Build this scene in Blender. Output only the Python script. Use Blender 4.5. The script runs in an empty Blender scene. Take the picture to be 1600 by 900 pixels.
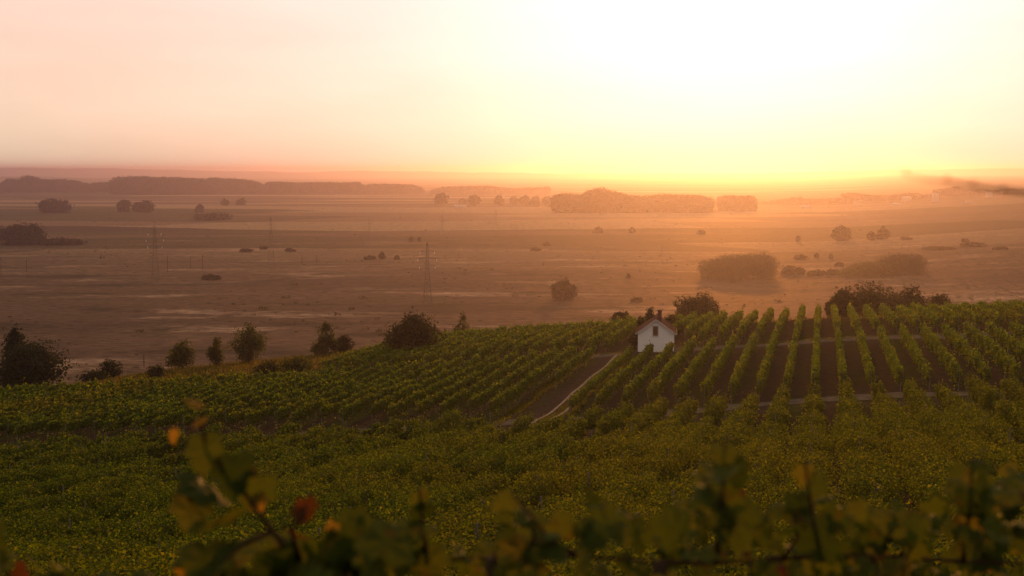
import bpy, math, random
import numpy as np
from mathutils import Vector, Matrix

R = math.radians
SC = bpy.context.scene
COL = SC.collection
rng = np.random.default_rng(11)

# ------------------------------------------------------------------ camera
EYE = 62.0                      # the eye stands this far above the plain (plain is z = 0)
F_PX, CX, CY, HZ = 2222.0, 800.0, 450.0, 266.0
PITCH = math.atan((CY - HZ) / F_PX)
cam_d = bpy.data.cameras.new('camera')
cam = bpy.data.objects.new('camera', cam_d)
COL.objects.link(cam)
cam.location = (0, 0, EYE)
cam.rotation_euler = (math.pi / 2 - PITCH, 0, 0)
cam_d.sensor_width = 36.0
cam_d.lens = 36.0 * F_PX / 1600.0
cam_d.clip_start = 0.05
cam_d.clip_end = 80000.0
cam_d.dof.use_dof = True
cam_d.dof.focus_distance = 130.0
cam_d.dof.aperture_fstop = 3.3
SC.camera = cam

# ------------------------------------------------------------------ sky, sun, exposure
SUN_EL, SUN_AZ = R(7.2), R(8.7)        # azimuth measured to the right of the view axis
world = bpy.data.worlds.new('World')
SC.world = world
world.use_nodes = True
wn, wl = world.node_tree.nodes, world.node_tree.links
wn.clear()
sky = wn.new('ShaderNodeTexSky')
sky.sky_type = 'NISHITA'
sky.sun_disc = False
sky.sun_elevation = SUN_EL
sky.sun_rotation = SUN_AZ
sky.altitude = 100.0
sky.air_density = 1.0
sky.dust_density = 3.4
sky.ozone_density = 0.3
bg = wn.new('ShaderNodeBackground')
bg.inputs['Strength'].default_value = 0.034
wo = wn.new('ShaderNodeOutputWorld')
balance = wn.new('ShaderNodeMix')          # the camera's white balance on the whole sky
balance.data_type, balance.blend_type = 'RGBA', 'MULTIPLY'
balance.inputs[0].default_value = 1.0
balance.inputs[7].default_value = (.55, .285, .98, 1)
wl.new(sky.outputs[0], balance.inputs[6])
veil = wn.new('ShaderNodeMix')             # thin even high cloud over the whole sky
veil.data_type, veil.blend_type = 'RGBA', 'ADD'
veil.inputs[0].default_value = 1.0
veil.inputs[7].default_value = (12.6, 10.3, 7.2, 1)
wc = wn.new('ShaderNodeTexCoord')
wm = wn.new('ShaderNodeMapping'); wm.inputs['Scale'].default_value = (3.0, 3.0, 16.0); wm.inputs['Rotation'].default_value = (0.0, 0.12, 0.0)
wt = wn.new('ShaderNodeTexNoise'); wt.inputs['Scale'].default_value = 1.6; wt.inputs['Detail'].default_value = 5.0
wr = wn.new('ShaderNodeValToRGB')
for e_, (p_, c_) in zip(wr.color_ramp.elements, ((.36, (22.4, 18.2, 12.6, 1)), (.66, (24.0, 20.2, 14.4, 1)))): e_.position, e_.color = p_, c_
wl.new(wc.outputs['Generated'], wm.inputs[0]); wl.new(wm.outputs[0], wt.inputs['Vector']); wl.new(wt.outputs[0], wr.inputs[0])
# the cloud is lit from the sun's side, so it is dimmer in the other half of the sky
wd = wn.new('ShaderNodeVectorMath'); wd.operation = 'DOT_PRODUCT'
wd.inputs[1].default_value = (math.sin(SUN_AZ), math.cos(SUN_AZ), 0)
wg = wn.new('ShaderNodeMapRange'); wg.interpolation_type = 'SMOOTHSTEP'
wg.inputs['From Min'].default_value = -.6; wg.inputs['From Max'].default_value = .8
wg.inputs['To Min'].default_value = .52; wg.inputs['To Max'].default_value = 1.0
wl.new(wc.outputs['Generated'], wd.inputs[0]); wl.new(wd.outputs['Value'], wg.inputs['Value'])
ws = wn.new('ShaderNodeVectorMath'); ws.operation = 'SCALE'
wl.new(wr.outputs[0], ws.inputs[0]); wl.new(wg.outputs[0], ws.inputs['Scale'])
wl.new(ws.outputs[0], veil.inputs[7])
wl.new(balance.outputs[2], veil.inputs[6])
wl.new(veil.outputs[2], bg.inputs[0])
wl.new(bg.outputs[0], wo.inputs[0])

sun_d = bpy.data.lights.new('sun', 'SUN')
sun_d.energy = 4.0
sun_d.angle = R(0.53)
sun_d.color = (1.0, 0.39, 0.065)
sun = bpy.data.objects.new('sun', sun_d)
COL.objects.link(sun)
sun.location = (0, 0, 200)
_dir = Vector((math.sin(SUN_AZ) * math.cos(SUN_EL), math.cos(SUN_AZ) * math.cos(SUN_EL), math.sin(SUN_EL)))
sun.rotation_euler = _dir.to_track_quat('Z', 'Y').to_euler()

SC.view_settings.view_transform = 'Standard'
SC.view_settings.look = 'None'
SC.view_settings.exposure = 0.0
SC.view_settings.gamma = 1.0
SC.view_settings.use_curve_mapping = False
SC.cycles.max_bounces = 6
SC.cycles.diffuse_bounces = 3
SC.cycles.transmission_bounces = 4
SC.cycles.transparent_max_bounces = 6
SC.cycles.volume_bounces = 1
SC.cycles.use_denoising = True
HAZE_DENSITY, HAZE_COLOR, HAZE_G = 0.00014, (.355, .328, .50), 0.83

# ------------------------------------------------------------------ helpers
def tag(o, label=None, cat=None, group=None, kind=None):
    if label: o['label'] = label
    if cat: o['category'] = cat
    if group: o['group'] = group
    if kind: o['kind'] = kind
    return o

def empty(name, loc=(0, 0, 0), rz=0.0):
    o = bpy.data.objects.new(name, None)
    COL.objects.link(o)
    o.location = loc
    o.rotation_euler = (0, 0, rz)
    o.empty_display_size = 0.3
    return o

def mesh_np(name, verts, faces, mat=None, parent=None, smooth=False, loc=None):
    """verts (N,3), faces (M,k): ONE mesh object"""
    verts = np.ascontiguousarray(verts, dtype=np.float32)
    faces = np.ascontiguousarray(faces, dtype=np.int32)
    m, k = faces.shape
    me = bpy.data.meshes.new(name)
    me.vertices.add(len(verts))
    me.vertices.foreach_set('co', verts.ravel())
    me.loops.add(m * k)
    me.loops.foreach_set('vertex_index', faces.ravel())
    me.polygons.add(m)
    me.polygons.foreach_set('loop_start', np.arange(0, m * k, k, dtype=np.int32))
    if smooth:
        me.polygons.foreach_set('use_smooth', np.ones(m, dtype=bool))
    me.update(calc_edges=True)
    if mat: me.materials.append(mat)
    o = bpy.data.objects.new(name, me)
    COL.objects.link(o)
    if parent: o.parent = parent
    if loc is not None: o.location = loc
    return o

def mesh_py(name, verts, faces, mat=None, parent=None, smooth=False, loc=None):
    me = bpy.data.meshes.new(name)
    me.from_pydata([tuple(v) for v in verts], [], [tuple(f) for f in faces])
    if smooth:
        for p in me.polygons: p.use_smooth = True
    if mat: me.materials.append(mat)
    o = bpy.data.objects.new(name, me)
    COL.objects.link(o)
    if parent: o.parent = parent
    if loc is not None: o.location = loc
    return o

class MB:
    """collects boxes, prisms and tubes, builds them as one mesh"""
    def __init__(s): s.v, s.f = [], []
    def add(s, vs, fs):
        b = len(s.v); s.v += [tuple(v) for v in vs]; s.f += [tuple(i + b for i in f) for f in fs]; return s
    def box(s, c, d, rz=0.0):
        x, y, z = d[0] / 2, d[1] / 2, d[2] / 2
        ca, sa = math.cos(rz), math.sin(rz)
        vs = [(c[0] + ca * px - sa * py, c[1] + sa * px + ca * py, c[2] + pz) for px, py, pz in
              [(-x, -y, -z), (x, -y, -z), (x, y, -z), (-x, y, -z), (-x, -y, z), (x, -y, z), (x, y, z), (-x, y, z)]]
        return s.add(vs, [(0, 3, 2, 1), (4, 5, 6, 7), (0, 1, 5, 4), (1, 2, 6, 5), (2, 3, 7, 6), (3, 0, 4, 7)])
    def tube(s, pts, rads, n=6, cap=True):
        pts = [Vector(p) for p in pts]
        if not hasattr(rads, '__len__'): rads = [rads] * len(pts)
        vs, fs = [], []
        for i, p in enumerate(pts):
            t = (pts[min(i + 1, len(pts) - 1)] - pts[max(i - 1, 0)]).normalized()
            a = t.orthogonal().normalized() if abs(t.z) > 0.95 else t.cross(Vector((0, 0, 1))).normalized()
            b = t.cross(a)
            for k in range(n):
                q = 2 * math.pi * k / n
                vs.append(p + (a * math.cos(q) + b * math.sin(q)) * rads[i])
        for i in range(len(pts) - 1):
            for k in range(n):
                fs.append((i * n + k, i * n + (k + 1) % n, (i + 1) * n + (k + 1) % n, (i + 1) * n + k))
        if cap:
            fs.append(tuple(range(n))[::-1]); fs.append(tuple((len(pts) - 1) * n + k for k in range(n)))
        return s.add(vs, fs)
    def build(s, name, mat, parent=None, loc=None, smooth=False):
        return mesh_py(name, s.v, s.f, mat, parent, smooth, loc)

# pixel of the 1600x900 photograph -> ray; used while laying out real positions
def ray(px, py):
    a, b = (px - CX) / F_PX, -(py - CY) / F_PX
    cp, sp = math.cos(PITCH), math.sin(PITCH)
    return a, cp + b * sp, -sp + b * cp         # x, y(forward), z
def at(px, py, y):
    r = ray(px, py); k = y / r[1]
    return Vector((r[0] * k, y, EYE + r[2] * k))
def on_plain(px, py, z=0.0):
    r = ray(px, py); k = (z - EYE) / r[2]
    return Vector((r[0] * k, r[1] * k, z))
def project(x, y, z):
    cp, sp = math.cos(PITCH), math.sin(PITCH)
    zz = z - EYE
    d = y * cp - zz * sp
    return CX + F_PX * x / d, CY - F_PX * (y * sp + zz * cp) / d, d

# ------------------------------------------------------------------ terrain
TH = R(12.3)                       # the vine rows run this far right of the view axis
ST, CT = math.sin(TH), math.cos(TH)
def uv_of(x, y): return x * ST + y * CT, x * CT - y * ST
def xy_of(u, v): return u * ST + v * CT, u * CT - v * ST
PU = np.array([-400, -100, -20, 0, 15, 30, 45, 60, 90, 122, 150, 172, 200, 225, 245, 300, 380, 460, 3000], float)
PZ = np.array([20, 6, -0.6, -2.3, -6.0, -9.7, -12.2, -14.1, -17.2, -19.3, -19.8, -20.2, -21.4, -22.9, -26.5, -39, -55, -62, -62], float)
_du = np.linspace(-400, 3000, 3401)
_dz = np.interp(_du, PU, PZ)
_k = np.hanning(17); _k /= _k.sum()
_dz = np.convolve(np.pad(_dz, 8, mode='edge'), _k, mode='valid')
def hnoise(x, y):
    return 0.16 * np.sin(x * .21 + 1.3) * np.sin(y * .17 + .4) + 0.10 * np.sin(x * .47 + y * .31) + .05 * np.sin(x * 1.1 - y * .9 + 2)
CVX   = np.array([-400, -105, -85, -60, -49, -29, -19, 0, 30, 400], float)   # the spur falls away to the left
CNEAR = np.array([-70, -10.5, -8.6, -6.2, -5.0, -2.9, -1.8, 0, 3, 22], float)
CMID  = np.array([-70, -9.9, -8.1, -6.0, -5.0, -3.3, -2.3, 0, 2.3, 20], float)
CFAR  = np.array([-70, -10.2, -8.6, -6.3, -5.3, -2.9, -1.8, 0, 2.0, 20], float)
CTOP  = np.array([-70, -10.9, -8.6, -5.4, -4.3, -2.4, -1.5, 0, 1.5, 20], float)
def hill(u, v):
    v = np.asarray(v, float); u = np.asarray(u, float)
    cn = np.interp(v, CVX, CNEAR); cm = np.interp(v, CVX, CMID); cf = np.interp(v, CVX, CFAR)
    c = np.where(u < 118, cn + (cm - cn) * np.clip((u - 70) / 48, 0, 1), cm + (cf - cm) * np.clip((u - 118) / 48, 0, 1))
    c = np.where(u > 178, cf + (np.interp(v, CVX, CTOP) - cf) * np.clip((u - 178) / 34, 0, 1), c)
    c = c * np.clip(0.35 + u / 45.0, 0.35, 1.0)
    return EYE + np.interp(u, _du, _dz) + c
def ground_z(x, y):
    x = np.asarray(x, float); y = np.asarray(y, float)
    u, v = uv_of(x, y)
    h = hill(u, v) + np.where(u < 250, hnoise(x, y) * .6, 0)
    p = 0.25 * np.sin(x * .013 + 2) * np.sin(y * .009) + 0.12 * np.sin(x * .05) * np.sin(y * .041 + 1)
    k = 4.0                                           # smooth maximum of hill and plain
    m = np.clip(.5 + .5 * (h - p) / k, 0, 1)
    return p * (1 - m) + h * m + k * m * (1 - m) * .5
def gz(x, y): return float(ground_z(x, y))

# ------------------------------------------------------------------ material helpers
def new_mat(name):
    m = bpy.data.materials.new(name)
    m.use_nodes = True
    nt = m.node_tree
    nt.nodes.clear()
    out = nt.nodes.new('ShaderNodeOutputMaterial')
    return m, nt, out
def N(nt, kind, **kw):
    n = nt.nodes.new(kind)
    for k, v in kw.items():
        if k.startswith('i_'): n.inputs[k[2:].replace('_', ' ')].default_value = v
        else: setattr(n, k, v)
    return n
def ramp(nt, fac, stops, interp='LINEAR'):
    r = nt.nodes.new('ShaderNodeValToRGB')
    r.color_ramp.interpolation = interp
    e = r.color_ramp.elements
    while len(e) < len(stops): e.new(0.5)
    for s, (p, c) in zip(e, stops):
        s.position = p; s.color = (*c, 1)
    nt.links.new(fac, r.inputs[0])
    return r.outputs[0]
def noise(nt, vec, scale, detail=4, rough=.55, out=0):
    n = nt.nodes.new('ShaderNodeTexNoise')
    n.inputs['Scale'].default_value = scale; n.inputs['Detail'].default_value = detail
    n.inputs['Roughness'].default_value = rough
    if vec is not None: nt.links.new(vec, n.inputs['Vector'])
    return n.outputs[out]
def mapping(nt, vec, scale=(1, 1, 1), rot=(0, 0, 0)):
    m = nt.nodes.new('ShaderNodeMapping')
    m.inputs['Scale'].default_value = scale; m.inputs['Rotation'].default_value = rot
    nt.links.new(vec, m.inputs['Vector'])
    return m.outputs[0]
def mixc(nt, fac, a, b, mode='MIX'):
    m = nt.nodes.new('ShaderNodeMix'); m.data_type = 'RGBA'; m.blend_type = mode
    for s, v in ((0, fac), (6, a), (7, b)):
        if hasattr(v, 'links') or hasattr(v, 'is_linked'): nt.links.new(v, m.inputs[s])
        else: m.inputs[s].default_value = v if s == 0 else (*v, 1)
    return m.outputs[2]
def math_n(nt, op, a, b=0.0, c=None):
    m = nt.nodes.new('ShaderNodeMath'); m.operation = op
    for i, v in enumerate((a, b, c)):
        if v is None: continue
        if hasattr(v, 'is_linked'): nt.links.new(v, m.inputs[i])
        else: m.inputs[i].default_value = v
    return m.outputs[0]
def simple(name, col, rough=.8, var=.15, scale=6.0, bump=0.0, metallic=0.0):
    m, nt, out = new_mat(name)
    if rough >= .85:
        b = N(nt, 'ShaderNodeBsdfDiffuse')
    else:
        b = N(nt, 'ShaderNodeBsdfPrincipled')
        b.inputs['Roughness'].default_value = rough
        b.inputs['Metallic'].default_value = metallic
    tc = N(nt, 'ShaderNodeTexCoord')
    n = noise(nt, tc.outputs['Object'], scale, 5)
    c = ramp(nt, n, [(.3, tuple(x * (1 - var) for x in col)), (.7, tuple(min(1, x * (1 + var)) for x in col))])
    nt.links.new(c, b.inputs[0])
    if bump:
        bp = N(nt, 'ShaderNodeBump'); bp.inputs['Strength'].default_value = bump
        nt.links.new(n, bp.inputs['Height']); nt.links.new(bp.outputs[0], b.inputs['Normal'])
    nt.links.new(b.outputs[0], out.inputs[0])
    return m

# ------------------------------------------------------------------ ground, hills, haze
def ground_material():
    m, nt, out = new_mat('ground_soil_and_dry_grass')
    L = nt.links
    geo = N(nt, 'ShaderNodeNewGeometry')
    pos = geo.outputs['Position']
    sep = N(nt, 'ShaderNodeSeparateXYZ'); L.new(pos, sep.inputs[0])
    X, Y = sep.outputs[0], sep.outputs[1]
    # --- plain: long strips of stubble, pasture and bare fields, tufty close up
    big = noise(nt, mapping(nt, pos, (.0011, .0042, 0)), 1.0, 4, .55)
    fields = ramp(nt, big, [(.30, (.026, .032, .013)), (.42, (.095, .062, .040)), (.50, (.050, .034, .029)), (.60, (.150, .102, .068)), (.72, (.040, .040, .019))])
    mid = noise(nt, mapping(nt, pos, (.006, .013, 0)), 1.0, 6, .62)
    fields = mixc(nt, ramp(nt, mid, [(.38, (0, 0, 0)), (.64, (1, 1, 1))]), fields, (.100, .064, .048))
    streak = noise(nt, mapping(nt, pos, (.011, .022, 0)), 1.0, 5, .6)
    fields = mixc(nt, ramp(nt, streak, [(.56, (0, 0, 0)), (.78, (1, 1, 1))]), fields, (.46, .33, .25))
    streak2 = noise(nt, mapping(nt, pos, (.006, .020, 3.0)), 1.7, 5, .6)
    fields = mixc(nt, ramp(nt, streak2, [(.54, (0, 0, 0)), (.66, (.9, .9, .9))]), fields, (.022, .021, .012))
    # far strip fields, each with a crop of its own
    vor = N(nt, 'ShaderNodeTexVoronoi'); vor.inputs['Randomness'].default_value = .9
    warp = N(nt, 'ShaderNodeVectorMath'); warp.operation = 'ADD'
    L.new(mapping(nt, pos, (.0012, .0038, 0), (0, 0, .06)), warp.inputs[0])
    wn_ = N(nt, 'ShaderNodeVectorMath'); wn_.operation = 'SCALE'; wn_.inputs['Scale'].default_value = .25
    L.new(noise(nt, mapping(nt, pos, (.002, .004, 0)), 1.0, 3, .5, 1), wn_.inputs[0]); L.new(wn_.outputs[0], warp.inputs[1])
    L.new(warp.outputs[0], vor.inputs['Vector']); vor.inputs['Scale'].default_value = 1.6
    vs = N(nt, 'ShaderNodeSeparateColor'); L.new(vor.outputs['Color'], vs.inputs[0])
    crop = ramp(nt, vs.outputs[0], [(0, (.030, .038, .016)), (.20, (.15, .10, .068)), (.36, (.034, .022, .020)), (.55, (.26, .19, .12)), (.72, (.045, .045, .022)), (.86, (.10, .066, .052))], 'CONSTANT')
    farf = ramp(nt, math_n(nt, 'DIVIDE', Y, 2400.0), [(.36, (0, 0, 0)), (.60, (.9, .9, .9))])
    fields = mixc(nt, farf, fields, crop)
    tuft = noise(nt, mapping(nt, pos, (.16, .35, 0)), 1.0, 5, .7)
    fields = mixc(nt, .9, fields, ramp(nt, tuft, [(.36, (.15, .15, .14)), (.60, (1.15, 1.10, 1.05))]), 'MULTIPLY')
    # --- vineyard soil with a grassed lane in every other gap
    u = math_n(nt, 'ADD', math_n(nt, 'MULTIPLY', X, ST), math_n(nt, 'MULTIPLY', Y, CT))
    v = math_n(nt, 'SUBTRACT', math_n(nt, 'MULTIPLY', X, CT), math_n(nt, 'MULTIPLY', Y, ST))
    lane = math_n(nt, 'FRACT', math_n(nt, 'DIVIDE', math_n(nt, 'ADD', v, 493.6), 4.72))
    g1 = noise(nt, mapping(nt, pos, (.5, .5, 0)), 1.0, 5, .65)
    grass = ramp(nt, g1, [(.3, (.019, .024, .007)), (.7, (.042, .046, .014))])
    soil = ramp(nt, noise(nt, mapping(nt, pos, (1.3, 1.3, 0)), 1.0, 5, .7), [(.3, (.022, .016, .010)), (.7, (.050, .037, .024))])
    edge = math_n(nt, 'ADD', lane, math_n(nt, 'MULTIPLY', math_n(nt, 'SUBTRACT', g1, .5), .35))
    stripe = ramp(nt, edge, [(.44, (0, 0, 0)), (.52, (1, 1, 1)), (.93, (1, 1, 1)), (.99, (0, 0, 0))])
    patch = ramp(nt, noise(nt, mapping(nt, pos, (.05, .05, 0)), 1.0, 3), [(.35, (0, 0, 0)), (.6, (1, 1, 1))])
    vine = mixc(nt, stripe, mixc(nt, patch, soil, grass), soil)
    # verge beyond the rows: rough dry grass
    verge = ramp(nt, g1, [(.25, (.05, .05, .016)), (.75, (.14, .105, .045))])
    rowend = math_n(nt, 'GREATER_THAN', u, 226.0)
    vine = mixc(nt, rowend, vine, verge)
    onhill_f = math_n(nt, 'MINIMUM', math_n(nt, 'MAXIMUM', math_n(nt, 'DIVIDE', math_n(nt, 'SUBTRACT', sep.outputs[2], 3.0), 12.0), 0.0), 1.0)
    onhill = ramp(nt, math_n(nt, 'DIVIDE', sep.outputs[2], 40.0), [(.10, (0, 0, 0)), (.45, (1, 1, 1))])
    col = mixc(nt, onhill, fields, vine)
    b = N(nt, 'ShaderNodeBsdfDiffuse')                # rough earth: no sheen at grazing angles
    L.new(col, b.inputs['Color'])
    bp = N(nt, 'ShaderNodeBump'); bp.inputs['Strength'].default_value = .5; bp.inputs['Distance'].default_value = .25
    L.new(g1, bp.inputs['Height']); L.new(bp.outputs[0], b.inputs['Normal'])
    # dry standing grass throws light forward when it is seen against the sun
    gl = N(nt, 'ShaderNodeBsdfGlossy'); gl.inputs['Roughness'].default_value = .62
    L.new(mixc(nt, .5, fields, (.5, .38, .26)), gl.inputs['Color'])
    amt = math_n(nt, 'MULTIPLY', math_n(nt, 'SUBTRACT', 1.0, onhill_f), .10)
    mx = N(nt, 'ShaderNodeMixShader')
    L.new(amt, mx.inputs[0]); L.new(b.outputs[0], mx.inputs[1]); L.new(gl.outputs[0], mx.inputs[2])
    L.new(mx.outputs[0], out.inputs[0])
    return m

def axis(near_lo, near_hi, step, lo, hi, grow=1.16):
    a = list(np.arange(near_lo, near_hi + .01, step))
    s = step
    while a[-1] < hi: s *= grow; a.append(a[-1] + s)
    s = step
    while a[0] > lo: s *= grow; a.insert(0, a[0] - s)
    return np.array(a)
gx, gy = axis(-110, 110, 1.5, -19500, 19500), axis(-6, 300, 1.5, -2500, 21500)
GX, GY = np.meshgrid(gx, gy)
GZ = ground_z(GX, GY)
nx, ny = len(gx), len(gy)
idx = np.arange(nx * ny).reshape(ny, nx)
quads = np.stack([idx[:-1, :-1], idx[:-1, 1:], idx[1:, 1:], idx[1:, :-1]], -1).reshape(-1, 4)
M_GROUND = ground_material()
ground = mesh_np('ground', np.stack([GX, GY, GZ], -1).reshape(-1, 3), quads, M_GROUND, smooth=True)
tag(ground, kind='structure')

M_HILL = simple('far_hill_scrub', (.075, .075, .05), 1.0, .3, .002)
def ridge(name, dist, prof, depth, seed):
    """a low range of hills: prof = [(px, py of the skyline)]"""
    r = np.random.default_rng(seed)
    pxs = np.linspace(-900, 2500, 260)
    tops = np.interp(pxs, [p[0] for p in prof], [p[1] for p in prof])
    tops = tops + .35 * np.sin(pxs * .05 + seed) + .25 * np.sin(pxs * .13 + 2 * seed) + r.normal(0, .08, len(pxs))
    V = []
    prof_t = np.linspace(0, 1, 12)
    for t in prof_t:
        h = math.sin(min(t, .6) / .6 * math.pi / 2) ** 1.5 if t < .6 else math.cos((t - .6) / .4 * math.pi / 2)
        for px, ty in zip(pxs, tops):
            zt = EYE + (HZ - ty) / F_PX * dist
            y = dist + (t - .6) * depth
            V.append(((px - CX) / F_PX * y, y, -3 + (zt + 3) * h * (1 if t == .6 else .99)))
    n = len(pxs)
    Fc = [(i * n + k, i * n + k + 1, (i + 1) * n + k + 1, (i + 1) * n + k) for i in range(len(prof_t) - 1) for k in range(n - 1)]
    o = mesh_np(name, np.array(V), np.array(Fc), M_HILL, smooth=True)
    tag(o, kind='structure')
ridge('hills', 14500, [(-900, 258), (0, 262), (180, 263), (330, 266.5), (480, 269), (560, 266.5), (700, 268.5), (900, 271), (1140, 271), (1300, 268), (1420, 264.5), (1600, 262.5), (2500, 259)], 5000, 3)
ridge('hills', 8200, [(-900, 276), (0, 275), (140, 278), (700, 284), (860, 287), (1100, 288), (1250, 284), (1380, 281), (1600, 281), (2500, 276)], 1800, 7)

HX, HY0, HY1 = 20500, -3000, 22500
bmh = MB().box((0, (HY0 + HY1) / 2, 50 - 1.5), (2 * HX, HY1 - HY0, 103))
m, nt, out = new_mat('evening_haze')
vol = N(nt, 'ShaderNodeVolumePrincipled')
vol.inputs['Color'].default_value = (*HAZE_COLOR, 1)
vol.inputs['Density'].default_value = HAZE_DENSITY
vol.inputs['Anisotropy'].default_value = HAZE_G
nt.links.new(vol.outputs[0], out.inputs['Volume'])
tag(bmh.build('haze', m), kind='stuff')

# ------------------------------------------------------------------ foliage
def leaf_material(name, stops, autumn=(.16, .085, .018), autumn_amt=.5, trans=.5, patch_scale=.035):
    """thin leaves: every leaf its own tint, patches of the plant turning yellow; light passes through"""
    m, nt, out = new_mat(name)
    L = nt.links
    geo = N(nt, 'ShaderNodeNewGeometry')
    col = ramp(nt, geo.outputs['Random Per Island'], stops)
    pn = noise(nt, mapping(nt, geo.outputs['Position'], (patch_scale,) * 3), 1.0, 5, .65)
    pm = ramp(nt, pn, [(.50, (0, 0, 0)), (.72, (autumn_amt,) * 3)])
    col = mixc(nt, pm, col, autumn)
    d = N(nt, 'ShaderNodeBsdfDiffuse'); t = N(nt, 'ShaderNodeBsdfTranslucent'); g = N(nt, 'ShaderNodeBsdfGlossy')
    g.inputs['Roughness'].default_value = .45
    L.new(mixc(nt, 1.0, col, (.44, .54, .48), 'MULTIPLY'), d.inputs[0])
    warm = mixc(nt, 1.0, col, (2.5, 2.62, .55), 'MULTIPLY')
    L.new(warm, t.inputs[0])
    a = N(nt, 'ShaderNodeMixShader'); a.inputs[0].default_value = trans
    L.new(d.outputs[0], a.inputs[1]); L.new(t.outputs[0], a.inputs[2])
    b = N(nt, 'ShaderNodeMixShader'); b.inputs[0].default_value = .006
    L.new(a.outputs[0], b.inputs[1]); L.new(g.outputs[0], b.inputs[2])
    L.new(b.outputs[0], out.inputs[0])
    return m

M_VINE = leaf_material('vine_leaves', [(0, (.030, .052, .005)), (.45, (.060, .086, .009)), (.88, (.092, .108, .012)), (1, (.14, .12, .016))], (.13, .090, .015), .55)
M_VINE_GOLD = leaf_material('vine_leaves_turning', [(0, (.028, .040, .004)), (.45, (.054, .066, .007)), (.88, (.084, .084, .010)), (1, (.12, .10, .013))], (.105, .086, .011), .55, .44)  # yellowing leaves, also darkened in colour for the dim near slope
M_VINE_LOW = leaf_material('vine_leaves_darkened', [(0, (.024, .040, .004)), (.5, (.048, .068, .007)), (.93, (.074, .086, .010)), (1, (.11, .10, .013))], (.095, .076, .010), .45, .44)  # darker copy of the vine leaves: the near slope's dimness put into the colour
M_BUSH = leaf_material('bush_leaves', [(0, (.020, .023, .008)), (.6, (.036, .037, .012)), (1, (.062, .054, .018))], (.11, .065, .02), .4, .14, .2)
M_BUSH_PALE = leaf_material('young_tree_leaves', [(0, (.034, .042, .010)), (.6, (.058, .060, .014)), (1, (.09, .078, .02))], (.14, .09, .025), .4, .26, .3)
M_BUSH_DARK = leaf_material('dark_tree_leaves', [(0, (.016, .022, .009)), (.6, (.030, .036, .013)), (1, (.05, .05, .018))], (.06, .045, .015), .3, .10, .2)
M_FAR = leaf_material('far_tree_leaves', [(0, (.018, .020, .008)), (1, (.027, .027, .011))], (.04, .03, .012), .3, .05, .02)
M_BARK = simple('bark', (.065, .045, .032), .9, .3, 8, .4)
M_POST = simple('weathered_post', (.15, .125, .10), .9, .25, 5, .2)

def kites(P, Nn, S, r, elong=1.15):
    """one folded four-cornered leaf per point"""
    n = len(P)
    Nn = Nn / (np.linalg.norm(Nn, axis=1, keepdims=True) + 1e-9)
    q = r.normal(size=(n, 3))
    t = np.cross(Nn, q); t /= (np.linalg.norm(t, axis=1, keepdims=True) + 1e-9)
    b = np.cross(Nn, t)
    S = np.asarray(S, float).reshape(-1, 1) * np.ones((n, 1))
    fold = .22
    V = np.stack([P - t * S * .5 * elong, P + b * S * .5 + Nn * S * fold * .5 - t * S * .08,
                  P + t * S * .55 * elong - Nn * S * .1, P - b * S * .5 + Nn * S * fold * .5 - t * S * .08], 1).reshape(-1, 3)
    return V, np.arange(4 * n).reshape(n, 4)

def sphere_dirs(n, r):
    d = r.normal(size=(n, 3)); return d / np.linalg.norm(d, axis=1, keepdims=True)

def lobed_cloud(lobes, n, size, r, fill=.35, rough=.22):
    """points in the outer shell of overlapping lobes [(centre, radii)], weighted by their area"""
    area = np.array([a[1][0] * a[1][2] + a[1][1] * a[1][2] for a in lobes]) ** 1.0
    which = r.choice(len(lobes), n, p=area / area.sum())
    C = np.array([a[0] for a in lobes])[which]; RR = np.array([a[1] for a in lobes])[which]
    d = sphere_dirs(n, r)
    rad = np.where(r.random(n) < fill, r.random(n) ** .5 * .9, 1.0 + r.normal(0, rough, n) * .5)
    wob = 1 + rough * (np.sin(d[:, 0] * 5 + which) * np.sin(d[:, 1] * 4.3 + 2 * which) + .6 * np.sin(d[:, 2] * 7 + which))
    P = C + d * RR * (rad * wob)[:, None]
    nn = d + r.normal(0, .65, (n, 3)) + np.array([0, 0, .35])
    return P, nn

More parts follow.
